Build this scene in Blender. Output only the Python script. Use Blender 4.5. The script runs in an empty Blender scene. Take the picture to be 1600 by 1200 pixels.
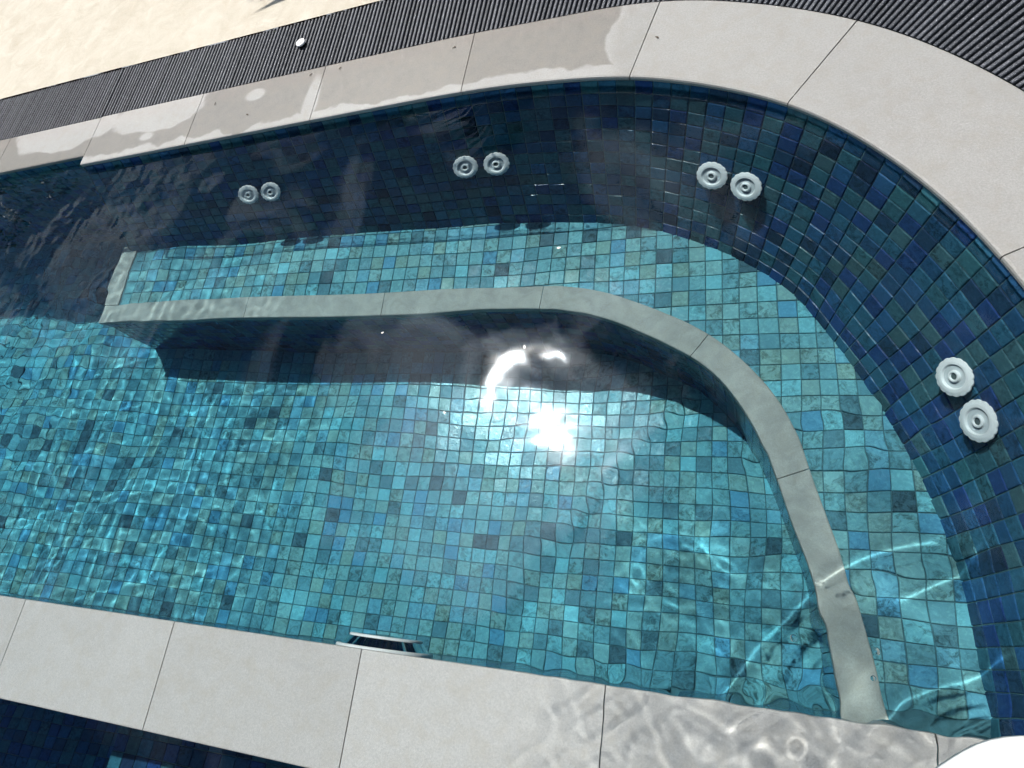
import bpy, bmesh, math, random
import numpy as np
from mathutils import Vector, Matrix

random.seed(7)
rng = np.random.default_rng(11)
sc = bpy.context.scene
col = sc.collection

# ------------------------------------------------------------------ camera
CAM = np.array([0.8562, 0.0656, 1.3427])
RC = np.array([[0.93712, 0.01717, 0.34853], [0.11967, 0.92232, -0.36745], [-0.32780, 0.38612, 0.86224]])
FPX = 1002.3
cam = bpy.data.cameras.new('camera')
cam.sensor_width = 36.0
cam.lens = FPX / 1600 * 36.0
cam.clip_start = 0.02
cam.clip_end = 2000
camo = bpy.data.objects.new('camera', cam)
M = Matrix.Identity(4)
for i in range(3):
    for j in range(3):
        M[i][j] = float(RC[i, j])
    M[i][3] = float(CAM[i])
camo.matrix_world = M
col.objects.link(camo)
sc.camera = camo

# ------------------------------------------------------------------ sky and sun
SUN_EL = math.radians(61.4)
SUN_AZ = math.atan2(-0.664, 0.748)
SUN = Vector((math.sin(SUN_AZ) * math.cos(SUN_EL), math.cos(SUN_AZ) * math.cos(SUN_EL), math.sin(SUN_EL)))
world = bpy.data.worlds.new('World')
sc.world = world
world.use_nodes = True
wt = world.node_tree
wt.nodes.clear()


def N(t, typ, **kw):
    n = t.nodes.new(typ)
    for k, v in kw.items():
        setattr(n, k, v)
    return n


def L(t, a, b):
    t.links.new(a, b)


def mth(t, op, a, b=None, c=None, clamp=False):
    n = N(t, 'ShaderNodeMath', operation=op)
    n.use_clamp = clamp
    for i, v in enumerate((a, b, c)):
        if v is None:
            continue
        if isinstance(v, (int, float)):
            n.inputs[i].default_value = v
        else:
            L(t, v, n.inputs[i])
    return n.outputs[0]


def mixc(t, fac, a, b, blend='MIX'):
    n = N(t, 'ShaderNodeMix', data_type='RGBA', blend_type=blend)
    for sock, v in ((n.inputs[0], fac), (n.inputs[6], a), (n.inputs[7], b)):
        if isinstance(v, (int, float)):
            sock.default_value = v
        elif isinstance(v, tuple):
            sock.default_value = (*v, 1) if len(v) == 3 else v
        else:
            L(t, v, sock)
    return n.outputs[2]


def ramp(t, fac, stops, interp='LINEAR'):
    n = N(t, 'ShaderNodeValToRGB')
    n.color_ramp.interpolation = interp
    e = n.color_ramp.elements
    while len(e) > len(stops):
        e.remove(e[-1])
    while len(e) < len(stops):
        e.new(0.5)
    for k, (p, c) in enumerate(stops):
        e[k].position = p
        e[k].color = (c, c, c, 1) if isinstance(c, (int, float)) else (*c, 1)
    L(t, fac, n.inputs[0])
    return n.outputs[0]


def noise(t, vec, scale, detail=3.0, rough=0.55, dist=0.0):
    n = N(t, 'ShaderNodeTexNoise')
    n.inputs['Scale'].default_value = scale
    n.inputs['Detail'].default_value = detail
    n.inputs['Roughness'].default_value = rough
    n.inputs['Distortion'].default_value = dist
    if vec is not None:
        L(t, vec, n.inputs['Vector'])
    return n.outputs['Fac']


sky = N(wt, 'ShaderNodeTexSky', sky_type='NISHITA')
sky.sun_disc = False
sky.sun_elevation = SUN_EL
sky.sun_rotation = SUN_AZ
sky.air_density = 1.0
sky.dust_density = 0.3
sky.ozone_density = 3.0
tc = N(wt, 'ShaderNodeTexCoord')
sep = N(wt, 'ShaderNodeSeparateXYZ')
L(wt, tc.outputs['Generated'], sep.inputs[0])
zz = mth(wt, 'MAXIMUM', sep.outputs[2], 0.06)
cmb = N(wt, 'ShaderNodeCombineXYZ')
L(wt, mth(wt, 'DIVIDE', sep.outputs[0], zz), cmb.inputs[0])
L(wt, mth(wt, 'DIVIDE', sep.outputs[1], zz), cmb.inputs[1])
mp = N(wt, 'ShaderNodeMapping')
mp.inputs['Location'].default_value = (1.95984, 36.44094, 5.29978)
L(wt, cmb.outputs[0], mp.inputs[0])
c1 = noise(wt, mp.outputs[0], 2.3, 8.0, 0.6, 0.6)
cover = ramp(wt, c1, [(0.50, 0.0), (0.60, 0.5), (0.72, 1.0)])
# brightness of thin cloud and air towards the sun
dotn = N(wt, 'ShaderNodeVectorMath', operation='DOT_PRODUCT')
L(wt, tc.outputs['Generated'], dotn.inputs[0])
dotn.inputs[1].default_value = SUN
ang = mth(wt, 'ARCCOSINE', mth(wt, 'MINIMUM', dotn.outputs['Value'], 0.999999))
aur1 = mth(wt, 'MULTIPLY', mth(wt, 'EXPONENT', mth(wt, 'MULTIPLY', ang, -1 / math.radians(12.0))), 210.0)
aur2 = mth(wt, 'MULTIPLY', mth(wt, 'EXPONENT', mth(wt, 'MULTIPLY', ang, -1 / math.radians(0.62))), 8500.0)
aur3 = mth(wt, 'MULTIPLY', mth(wt, 'EXPONENT', mth(wt, 'MULTIPLY', ang, -1 / math.radians(2.2))), 330.0)
aur2 = mth(wt, 'ADD', aur2, aur3)
cb = mth(wt, 'ADD', mth(wt, 'ADD', aur1, 13.0), aur2)
cloud = mixc(wt, 1.0, (0.84, 0.91, 1.0), cb, 'MULTIPLY')
haze = mixc(wt, 1.0, (1.0, 0.97, 0.95), mth(wt, 'MULTIPLY', mth(wt, 'ADD', mth(wt, 'MULTIPLY', aur1, 0.02), aur2), 0.9), 'MULTIPLY')
skyc = mixc(wt, cover, mixc(wt, 1.0, sky.outputs[0], haze, 'ADD'), cloud)
bg = N(wt, 'ShaderNodeBackground')
bg.inputs['Strength'].default_value = 0.05
L(wt, skyc, bg.inputs['Color'])
wo = N(wt, 'ShaderNodeOutputWorld')
L(wt, bg.outputs[0], wo.inputs['Surface'])

sun = bpy.data.lights.new('sun', 'SUN')
sun.energy = 5.0
sun.angle = math.radians(0.53)
sun.color = (1.0, 0.955, 0.89)
sun.cycles.is_caustics_light = True
suno = bpy.data.objects.new('sun', sun)
suno.rotation_euler = SUN.to_track_quat('Z', 'Y').to_euler()
suno.location = SUN * 20
col.objects.link(suno)

sc.view_settings.view_transform = 'Standard'
sc.view_settings.look = 'None'
sc.view_settings.exposure = 0.2
sc.view_settings.gamma = 1.0
sc.view_settings.use_curve_mapping = False
cy = sc.cycles
cy.caustics_refractive = True
cy.caustics_reflective = False
cy.max_bounces = 7
cy.diffuse_bounces = 2
cy.glossy_bounces = 4
cy.transmission_bounces = 8
cy.sample_clamp_indirect = 6.0
cy.blur_glossy = 0.3
cy.use_denoising = True
cy.use_adaptive_sampling = True
cy.adaptive_threshold = 0.05
cy.adaptive_min_samples = 24


# ------------------------------------------------------------------ materials
def newmat(name):
    m = bpy.data.materials.new(name)
    m.use_nodes = True
    t = m.node_tree
    t.nodes.clear()
    out = N(t, 'ShaderNodeOutputMaterial')
    b = N(t, 'ShaderNodeBsdfPrincipled')
    L(t, b.outputs[0], out.inputs[0])
    return m, t, b, out


def setc(b, t, key, v):
    if isinstance(v, (int, float)):
        b.inputs[key].default_value = v
    elif isinstance(v, tuple):
        b.inputs[key].default_value = (*v, 1)
    else:
        L(t, v, b.inputs[key])


def bump(t, b, h, strength, dist):
    n = N(t, 'ShaderNodeBump')
    n.inputs['Strength'].default_value = strength
    n.inputs['Distance'].default_value = dist
    L(t, h, n.inputs['Height'])
    L(t, n.outputs[0], b.inputs['Normal'])


def wpos(t):
    return N(t, 'ShaderNodeNewGeometry').outputs['Position']


def tint(t):
    a = N(t, 'ShaderNodeAttribute', attribute_type='OBJECT', attribute_name='tint')
    g = N(t, 'ShaderNodeAttribute', attribute_type='GEOMETRY', attribute_name='tint')
    return mth(t, 'ADD', a.outputs['Fac'], g.outputs['Fac'])


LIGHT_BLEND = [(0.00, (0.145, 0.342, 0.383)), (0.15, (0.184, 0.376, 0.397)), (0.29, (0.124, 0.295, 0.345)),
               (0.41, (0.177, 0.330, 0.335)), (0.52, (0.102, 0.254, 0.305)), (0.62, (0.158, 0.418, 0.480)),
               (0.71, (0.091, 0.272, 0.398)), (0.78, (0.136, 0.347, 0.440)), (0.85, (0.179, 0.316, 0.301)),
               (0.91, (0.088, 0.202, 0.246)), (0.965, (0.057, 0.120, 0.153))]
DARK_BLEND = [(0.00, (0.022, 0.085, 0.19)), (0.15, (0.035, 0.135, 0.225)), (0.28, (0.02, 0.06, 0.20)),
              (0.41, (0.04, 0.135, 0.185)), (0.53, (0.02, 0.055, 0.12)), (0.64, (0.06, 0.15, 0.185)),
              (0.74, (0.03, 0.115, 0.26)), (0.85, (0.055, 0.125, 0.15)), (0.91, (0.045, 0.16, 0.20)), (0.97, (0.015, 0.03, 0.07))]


def tile_material(name, blend, spec):
    m, t, b, out = newmat(name)
    r = tint(t)
    P = wpos(t)
    off = N(t, 'ShaderNodeVectorMath', operation='ADD')
    sc3 = N(t, 'ShaderNodeCombineXYZ')
    for i, k in enumerate((37.0, 91.0, 53.0)):
        L(t, mth(t, 'MULTIPLY', r, k), sc3.inputs[i])
    L(t, P, off.inputs[0])
    L(t, sc3.outputs[0], off.inputs[1])
    v = off.outputs[0]
    n1 = noise(t, v, 42.0, 6.0, 0.7, 1.0)
    n2 = noise(t, v, 110.0, 4.0, 0.6, 0.5)
    base = ramp(t, r, blend, 'CONSTANT')
    dark = mixc(t, 1.0, base, (0.40, 0.37, 0.35), 'MULTIPLY')
    amt = mth(t, 'FRACT', mth(t, 'MULTIPLY', r, 17.0))
    mot = ramp(t, n1, [(0.45, 0.0), (0.63, 1.0)])
    c = mixc(t, mth(t, 'MULTIPLY', mot, mth(t, 'MULTIPLY_ADD', amt, 1.0, 0.15)), base, dark)
    lite = mixc(t, 1.0, base, (1.6, 1.5, 1.35), 'MULTIPLY')
    c = mixc(t, mth(t, 'MULTIPLY', ramp(t, n2, [(0.5, 0.0), (0.72, 1.0)]), 0.6), c, lite)
    setc(b, t, 'Base Color', c)
    setc(b, t, 'Roughness', ramp(t, n2, [(0.3, 0.09), (0.8, 0.2)]))
    b.inputs['Specular IOR Level'].default_value = spec
    bump(t, b, n1, 0.25, 0.002)
    return m


def plain(name, c, rough, spec=0.5, metal=0.0, var=0.0, scale=40.0, bmp=0.0):
    m, t, b, out = newmat(name)
    if var > 0:
        n = noise(t, wpos(t), scale, 5.0, 0.6)
        cc = mixc(t, ramp(t, n, [(0.3, 0.0), (0.7, 1.0)]), tuple(x * (1 - var) for x in c), tuple(min(1, x * (1 + var)) for x in c))
        setc(b, t, 'Base Color', cc)
        if bmp:
            bump(t, b, n, bmp, 0.003)
    else:
        setc(b, t, 'Base Color', c)
    b.inputs['Roughness'].default_value = rough
    b.inputs['Specular IOR Level'].default_value = spec
    b.inputs['Metallic'].default_value = metal
    return m


def stone_material(name, c, damp=False, cloudy=0.16):
    m, t, b, out = newmat(name)
    P = wpos(t)
    fine = noise(t, P, 240.0, 4.0, 0.75)
    mid = noise(t, P, 26.0, 5.0, 0.6, 0.4)
    big = noise(t, P, 5.0 if cloudy < 0.3 else 16.0, 4.0, 0.6, 1.0)
    cc = mixc(t, ramp(t, fine, [(0.25, 0.0), (0.75, 1.0)]), tuple(x * 0.80 for x in c), tuple(min(1, x * 1.16) for x in c))
    cc = mixc(t, mth(t, 'MULTIPLY', ramp(t, mid, [(0.45, 0.0), (0.75, 1.0)]), 0.45), cc, (c[0] * 0.86, c[1] * 0.80, c[2] * 0.70))
    cc = mixc(t, mth(t, 'MULTIPLY', ramp(t, big, [(0.4, 0.0), (0.7, 1.0)]), cloudy), cc, tuple(x * (0.75 if cloudy < 0.3 else 0.58) for x in c))
    cc = mixc(t, 1.0, cc, mth(t, 'MULTIPLY_ADD', tint(t), 0.14, 0.93), 'MULTIPLY')
    rough = 0.62
    if damp:
        s = N(t, 'ShaderNodeSeparateXYZ')
        L(t, P, s.inputs[0])
        x, y = s.outputs[0], s.outputs[1]
        w = noise(t, P, 7.0, 2.0, 0.45)
        w2 = noise(t, P, 22.0, 2.0, 0.5)
        wob = mth(t, 'ADD', mth(t, 'MULTIPLY_ADD', w, 0.20, -0.10), mth(t, 'MULTIPLY_ADD', w2, 0.05, -0.025))
        # distance from the pool edge, the edge turning after x = 0.1
        xe = mth(t, 'MAXIMUM', mth(t, 'SUBTRACT', x, 0.05), 0.0)
        d = mth(t, 'ADD', mth(t, 'SUBTRACT', y, 1.617), mth(t, 'MULTIPLY', mth(t, 'MULTIPLY', xe, xe), 0.24))
        strip = mth(t, 'SUBTRACT', d, mth(t, 'ADD', mth(t, 'MULTIPLY', wob, 0.6), 0.028))
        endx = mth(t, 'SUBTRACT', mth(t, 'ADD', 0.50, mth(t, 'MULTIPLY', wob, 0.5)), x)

        def blob(cx, cy_, rx, ry, k=0.8):
            dx = mth(t, 'DIVIDE', mth(t, 'SUBTRACT', x, cx), rx)
            dy = mth(t, 'DIVIDE', mth(t, 'SUBTRACT', y, cy_), ry)
            q = mth(t, 'SQRT', mth(t, 'ADD', mth(t, 'MULTIPLY', dx, dx), mth(t, 'MULTIPLY', dy, dy)))
            return mth(t, 'MULTIPLY', mth(t, 'ADD', mth(t, 'SUBTRACT', q, 1.0), mth(t, 'MULTIPLY', wob, 4.0 * k)), min(rx, ry))
        v = mth(t, 'MINIMUM', strip, endx)
        for bb in ((-1.32, 1.83, 0.24, 0.11), (-1.85, 1.84, 0.30, 0.12), (-0.83, 1.80, 0.045, 0.03), (-0.56, 1.70, 0.03, 0.12), (-1.33, 1.70, 0.035, 0.02)):
            v = mth(t, 'MINIMUM', v, blob(*bb))
        f = ramp(t, mth(t, 'ADD', v, 0.5), [(0.497, 0.0), (0.505, 1.0)])
        dmp = mixc(t, 1.0, cc, (0.68, 0.65, 0.62), 'MULTIPLY')
        dmp = mixc(t, ramp(t, mid, [(0.35, 0.0), (0.7, 1.0)]), dmp, mixc(t, 1.0, cc, (0.80, 0.77, 0.74), 'MULTIPLY'))
        paler = mixc(t, 1.0, cc, (1.17, 1.17, 1.18), 'MULTIPLY')  # stone drawn lighter on the left stretch, outside the damp outline
        cc = mixc(t, ramp(t, mth(t, 'ADD', endx, 0.5), [(0.47, 0.0), (0.51, 1.0)]), cc, paler)
        cc = mixc(t, f, cc, dmp)
        rough = ramp(t, f, [(0.0, 0.62), (1.0, 0.42)])
    setc(b, t, 'Base Color', cc)
    setc(b, t, 'Roughness', rough)
    b.inputs['Specular IOR Level'].default_value = 0.35
    bump(t, b, fine, 0.25, 0.0012)
    return m


def deck_material():
    m, t, b, out = newmat('cream_render_deck')
    P = wpos(t)
    a = noise(t, P, 9.0, 6.0, 0.62, 0.8)
    f = noise(t, P, 160.0, 3.0, 0.6)
    ve = noise(t, P, 3.2, 4.0, 0.5, 2.2)
    vein = ramp(t, ve, [(0.47, 0.0), (0.50, 1.0), (0.53, 0.0)])
    c = mixc(t, ramp(t, a, [(0.35, 0.0), (0.72, 1.0)]), (0.50, 0.465, 0.39), (0.40, 0.355, 0.28))
    c = mixc(t, mth(t, 'MULTIPLY', vein, 0.16), c, (0.42, 0.33, 0.23))
    c = mixc(t, mth(t, 'MULTIPLY', ramp(t, f, [(0.4, 0.0), (0.75, 1.0)]), 0.22), c, (0.66, 0.62, 0.54))
    setc(b, t, 'Base Color', c)
    b.inputs['Roughness'].default_value = 0.8
    bump(t, b, a, 0.35, 0.004)
    return m


def slat_material():
    m, t, b, out = newmat('charcoal_grained_slat')
    r = tint(t)
    P = wpos(t)
    f = noise(t, P, 330.0, 3.0, 0.7)
    k = noise(t, P, 60.0, 4.0, 0.6)
    c = mixc(t, r, (0.026, 0.029, 0.037), (0.08, 0.085, 0.10))
    c = mixc(t, mth(t, 'MULTIPLY', ramp(t, f, [(0.52, 0.0), (0.70, 1.0)]), 0.8), c, (0.40, 0.40, 0.43))
    c = mixc(t, mth(t, 'MULTIPLY', ramp(t, k, [(0.4, 0.0), (0.7, 1.0)]), 0.5), c, (0.03, 0.033, 0.04))
    setc(b, t, 'Base Color', c)
    b.inputs['Roughness'].default_value = 0.5
    bump(t, b, f, 0.6, 0.0015)
    return m


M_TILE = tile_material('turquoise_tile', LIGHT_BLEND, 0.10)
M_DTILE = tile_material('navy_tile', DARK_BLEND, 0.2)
M_GROUT = plain('grout', (0.07, 0.16, 0.185), 0.85, 0.3, var=0.25, scale=60)
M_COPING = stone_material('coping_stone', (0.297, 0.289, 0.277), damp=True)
M_LEDGE = stone_material('ledge_stone', (0.60, 0.565, 0.54))
M_TRIM = stone_material('trim_stone', (0.43, 0.38, 0.34), cloudy=0.6)  # strong mottling: stone tone, with ripple light put into the colour too
M_DECK = deck_material()
M_SLAT = slat_material()
M_BLACK = plain('channel_black', (0.006, 0.006, 0.007), 0.9, 0.1)
M_CONC = plain('pool_shell', (0.05, 0.10, 0.12), 0.8, 0.3, var=0.2)
M_WHITE = plain('white_plastic', (0.86, 0.86, 0.85), 0.35, 0.3)
M_GREYP = plain('grey_plastic', (0.62, 0.65, 0.66), 0.4, 0.3)
M_CHROME = plain('polished_steel', (0.62, 0.64, 0.66), 0.07, 0.5, 1.0)
M_LENS = plain('light_lens', (0.03, 0.04, 0.05), 0.05, 0.6)
M_PETAL = plain('petal_white', (0.82, 0.78, 0.72), 0.6)


def water_material():
    m = bpy.data.materials.new('pool_water')
    m.use_nodes = True
    t = m.node_tree
    t.nodes.clear()
    out = N(t, 'ShaderNodeOutputMaterial')
    g = N(t, 'ShaderNodeBsdfGlass')
    g.inputs['IOR'].default_value = 1.333
    g.inputs['Roughness'].default_value = 0.0
    g.inputs['Color'].default_value = (1, 1, 1, 1)
    L(t, g.outputs[0], out.inputs['Surface'])
    return m


M_WATER = water_material()
M_BODY = bpy.data.materials.new('water_tint')
M_BODY.use_nodes = True
_t = M_BODY.node_tree
_t.nodes.clear()
_o = N(_t, 'ShaderNodeOutputMaterial')
_v = N(_t, 'ShaderNodeVolumeAbsorption')
_v.inputs['Color'].default_value = (0.20, 0.84, 0.97, 1)
_v.inputs['Density'].default_value = 0.72
L(_t, _v.outputs[0], _o.inputs['Volume'])


# ------------------------------------------------------------------ mesh helpers
def link(name, me, mat, parent=None, kind=None, label=None, cat=None, group=None, receiver=True):
    o = bpy.data.objects.new(name, me)
    if mat is not None and (not me.materials):
        me.materials.append(mat)
    col.objects.link(o)
    if parent is not None:
        o.parent = parent
    if kind:
        o['kind'] = kind
    if label:
        o['label'] = label
    if cat:
        o['category'] = cat
    if group:
        o['group'] = group
    o.cycles.is_caustics_receiver = receiver
    return o


def mesh(name, V, F, smooth=False):
    me = bpy.data.meshes.new(name)
    me.from_pydata([tuple(map(float, v)) for v in V], [], F)
    me.update()
    if smooth:
        me.polygons.foreach_set('use_smooth', [True] * len(me.polygons))
    return me


def empty(name, loc, label=None, cat=None, kind=None, group=None):
    o = bpy.data.objects.new(name, None)
    o.location = loc
    o.empty_display_size = 0.02
    col.objects.link(o)
    for k, v in (('label', label), ('category', cat), ('kind', kind), ('group', group)):
        if v:
            o[k] = v
    return o


def piece(corners, nrm, thick=0.006, bev=0.0021):
    """bevelled flat piece: corners counter-clockwise seen against nrm, lying on the top plane"""
    c = np.asarray(corners, float)
    n = len(c)
    nrm = np.asarray(nrm, float) / np.linalg.norm(nrm)
    cen = c.mean(0)
    d = cen - c
    dl = np.linalg.norm(d, axis=1)[:, None]
    d = d / dl * 1.414
    rings = [c - nrm * thick, c - nrm * bev, c + d * bev * 0.3 - nrm * bev * 0.3, c + d * bev]
    V = np.concatenate(rings)
    F = []
    for k in range(3):
        for i in range(n):
            j = (i + 1) % n
            F.append((k * n + i, k * n + j, (k + 1) * n + j, (k + 1) * n + i))
    F.append(tuple(3 * n + i for i in range(n)))
    return V, F


def apparent_px(P):
    """pixel of a point as seen through flat water, roughly"""
    P = np.asarray(P, float)
    q = P.copy()
    if P[2] < 0:
        q[2] = P[2] * 0.68
    d = (q - CAM) @ RC
    if d[2] > -0.02:
        return None
    return 800 + FPX * d[0] / -d[2], 600 - FPX * d[1] / -d[2], -d[2]


def in_frame(P, m=15):
    r = apparent_px(P)
    return r is not None and -m < r[0] < 1600 + m and -m < r[1] < 1200 + m


class Pieces:
    """collects pieces; the largest in view become objects, the rest one joined part"""
    def __init__(self, parent, name, mat, stuffname, limit=300):
        self.parent, self.name, self.mat, self.stuffname, self.limit = parent, name, mat, stuffname, limit
        self.items = []

    def add(self, V, F, visible=True, rnd=None):
        V = np.asarray(V)
        cen = V.mean(0)
        r = apparent_px(cen)
        key = 1e9
        if visible and r is not None and in_frame(cen):
            key = r[2]
        self.items.append((key, V, F, random.random() if rnd is None else rnd))

    def build(self):
        self.items.sort(key=lambda a: a[0])
        pl = self.parent.matrix_world.translation if self.parent else Vector()
        nsingle = 0
        rest = []
        cache = {}
        for key, V, F, rnd in self.items:
            if key < 1e8 and nsingle < self.limit:
                cen = V.mean(0)
                sig = (len(V),) + tuple(np.round((V - cen).ravel(), 5))
                me = cache.get(sig)
                if me is None:
                    me = mesh(self.name, V - cen, F)
                    cache[sig] = me
                o = link(self.name, me, self.mat, self.parent)
                o.location = Vector(cen) - pl
                o['tint'] = rnd
                nsingle += 1
            else:
                rest.append((V, F, rnd))
        if rest:
            VV, FF, TT = [], [], []
            off = 0
            for V, F, rnd in rest:
                VV.append(V)
                FF += [tuple(i + off for i in f) for f in F]
                TT += [rnd] * len(F)
                off += len(V)
            VV = np.concatenate(VV) - np.array(pl)
            me = mesh(self.stuffname, VV, FF)
            at = me.attributes.new('tint', 'FLOAT', 'FACE')
            at.data.foreach_set('value', np.array(TT, dtype=np.float32))
            link(self.stuffname, me, self.mat, self.parent, kind='stuff')


# ------------------------------------------------------------------ plan curves
def catmull(pts, step=0.01):
    P = np.array(pts, float)
    P = np.vstack([2 * P[0] - P[1], P, 2 * P[-1] - P[-2]])
    out = []
    for i in range(1, len(P) - 2):
        p0, p1, p2, p3 = P[i - 1:i + 3]
        n = max(2, int(np.linalg.norm(p2 - p1) / step))
        for k in range(n):
            t = k / n
            out.append(0.5 * ((2 * p1) + (-p0 + p2) * t + (2 * p0 - 5 * p1 + 4 * p2 - p3) * t * t + (-p0 + 3 * p1 - 3 * p2 + p3) * t ** 3))
    out.append(P[-2])
    out = np.array(out)
    # smooth a little, keep the ends
    for _ in range(60):
        out[1:-1] = 0.25 * out[:-2] + 0.5 * out[1:-1] + 0.25 * out[2:]
    return out


class Path:
    def __init__(self, P):
        self.P = np.array(P)
        d = np.linalg.norm(np.diff(self.P, axis=0), axis=1)
        self.s = np.concatenate([[0], np.cumsum(d)])
        self.len = self.s[-1]
        tg = np.gradient(self.P, axis=0)
        tg /= np.linalg.norm(tg, axis=1)[:, None]
        self.n = np.stack([-tg[:, 1], tg[:, 0]], 1)   # left of travel = away from the water here

    def at(self, s, off=0.0):
        x = np.interp(s, self.s, self.P[:, 0])
        y = np.interp(s, self.s, self.P[:, 1])
        nx = np.interp(s, self.s, self.n[:, 0])
        ny = np.interp(s, self.s, self.n[:, 1])
        l = math.hypot(nx, ny)
        return np.array([x + nx / l * off, y + ny / l * off])

    def nearest(self, q):
        i = np.argmin(((self.P - np.asarray(q)) ** 2).sum(1))
        return self.s[i]


TOP = Path(catmull([(-1.655, 1.617), (-1.0, 1.617), (-0.5, 1.617), (0.0, 1.614), (0.28, 1.594), (0.555, 1.548), (0.80, 1.452),
                    (0.985, 1.338), (1.127, 1.198), (1.245, 1.035), (1.335, 0.86), (1.41, 0.66), (1.465, 0.45), (1.50, 0.22), (1.515, -0.05), (1.52, -0.40)]))
FRONT = Path(catmull([(-1.70, 1.092), (-0.9, 1.092), (-0.37, 1.092), (0.05, 1.091), (0.216, 1.086), (0.34, 1.070), (0.441, 1.042), (0.543, 0.999),
                      (0.65, 0.940), (0.735, 0.880), (0.81, 0.800), (0.875, 0.68), (0.925, 0.553), (0.955, 0.44), (0.985, 0.33), (1.01, 0.22), (1.03, 0.11), (1.043, 0.0), (1.05, -0.06)]))
Z_BENCH = -0.612
Z_FLOOR = -1.07
Z_LEDGE = -0.093
RECLINE = 0.190
LEDGE_W = 0.252
WF = 0.2535
WG = 0.277


def sweep(path, s0, s1, profile, n=None, scale=None, smooth=False):
    """profile: list of (offset, z); closed section with caps"""
    n = n or max(1, int(math.ceil((s1 - s0) / 0.03)))
    V, F = [], []
    m = len(profile)
    for k in range(n + 1):
        s = s0 + (s1 - s0) * k / n
        f = scale(s) if scale else 1.0
        for (o, z) in profile:
            p = path.at(s, o * f)
            V.append((p[0], p[1], z))
    for k in range(n):
        for i in range(m):
            j = (i + 1) % m
            F.append((k * m + i, k * m + j, (k + 1) * m + j, (k + 1) * m + i))
    F.append(tuple(range(m))[::-1])
    F.append(tuple(n * m + i for i in range(m)))
    return V, F


def recenter(name, V, F, mat, parent, **kw):
    V = np.asarray(V, float)
    c = V.mean(0)
    o = link(name, mesh(name, V - c, F), mat, parent, **kw)
    pl = parent.matrix_world.translation if parent else Vector()
    o.location = Vector(c) - pl
    o['tint'] = random.random()
    return o


def slab_profile(o0, o1, z0, z1, b=0.003):
    return [(o0, z0), (o0, z1 - b), (o0 + b * 0.3, z1 - b * 0.3), (o0 + b, z1), (o1 - b, z1), (o1 - b * 0.3, z1 - b * 0.3), (o1, z1 - b), (o1, z0)]


# ------------------------------------------------------------------ deck (ground), with the pool cut out
def wscale(s):   # coping widens round the bend
    x = TOP.at(s)[0]
    t = min(1, max(0, (x - 0.1) / 0.6))
    return 1.0 + 0.15 * t * t * (3 - 2 * t)


XL, YB, XR = -7.5, -4.5, TOP.P[-1][0]
outer_s = np.linspace(0, TOP.len, 90)
OFF_DECK = (WF + WG)
loop = []
yl = 1.662 + 0.207 + WG
for s in outer_s:
    o = WF * wscale(s) + WG
    loop.append(TOP.at(s, o))
loop[0] = np.array([loop[0][0], loop[0][1]])
pool_loop = [(-60.0 if False else XL - 0.5, yl)] + [(-1.655, yl + 0.005)] + [tuple(p) for p in loop[1:]] + [(XR + 0.53, YB - 0.5), (XL - 0.5, YB - 0.5)]
bm = bmesh.new()
vs = [bm.verts.new((x, y, 0.03)) for x, y in pool_loop]
e1 = [bm.edges.new((vs[i], vs[(i + 1) % len(vs)])) for i in range(len(vs))]
big = 400.0
vo = [bm.verts.new((x, y, 0.03)) for x, y in ((-big, -big), (big, -big), (big, big), (-big, big))]
e2 = [bm.edges.new((vo[i], vo[(i + 1) % 4])) for i in range(4)]
bmesh.ops.triangle_fill(bm, use_beauty=True, use_dissolve=False, edges=e1 + e2, normal=(0, 0, 1))
for f in bm.faces:
    if f.normal.z < 0:
        f.normal_flip()
me = bpy.data.meshes.new('deck')
bm.to_mesh(me)
bm.free()
link('deck', me, M_DECK, kind='structure', label='sunlit cream rendered deck beyond the black drain grating')

# ------------------------------------------------------------------ coping slabs round the far edge
coping = empty('pool_coping', (0, 0, 0), 'pale grey stone coping slabs curving round the pool edge, partly damp', None, 'structure')
sj = [0.0, TOP.nearest((-1.098, 1.617)), TOP.nearest((-0.534, 1.617)), TOP.nearest((0.031, 1.613)), TOP.nearest((0.5565, 1.55)),
      TOP.nearest((0.958, 1.362)), TOP.nearest((1.326, 0.8765)), TOP.nearest((1.475, 0.40)), TOP.len]
JW = 0.0013
for a, b_ in zip(sj[:-1], sj[1:]):
    V, F = sweep(TOP, a + JW, b_ - JW, slab_profile(0, WF, 0.017, 0.030, 0.006), scale=wscale)
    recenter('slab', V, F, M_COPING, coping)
# the stretch of coping left of the step
x1 = -1.655 - JW
LPATH = Path(np.array([(XL, 1.662), (-1.655, 1.662)]))
for k in range(10):
    s1 = LPATH.len - k * 0.5645
    s0 = LPATH.len - (k + 1) * 0.5645
    V, F = sweep(LPATH, s0 + JW, s1 - JW, slab_profile(0, 0.205, 0.017, 0.030, 0.006), n=1)
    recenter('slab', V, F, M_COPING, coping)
# joint filler below the slabs
V, F = sweep(TOP, 0.002, TOP.len, [(0.006, 0.012), (0.006, 0.023), (WF - 0.006, 0.023), (WF - 0.006, 0.012)], n=90, scale=wscale)
link('joint', mesh('joint', V, F), M_BLACK, coping)
V, F = sweep(LPATH, 0, LPATH.len - 0.002, [(0.006, 0.012), (0.006, 0.023), (0.2, 0.023), (0.2, 0.012)], n=1)
link('joint', mesh('joint', V, F), M_BLACK, coping)

# ------------------------------------------------------------------ slatted drain grating
grating = empty('drain_grating', (0, 0, 0), 'charcoal slatted drain grating running behind the coping slabs', 'grating')
PITCH = 0.0165
gp = Pieces(grating, 'slat', M_SLAT, 'far_slats', 300)


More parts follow.
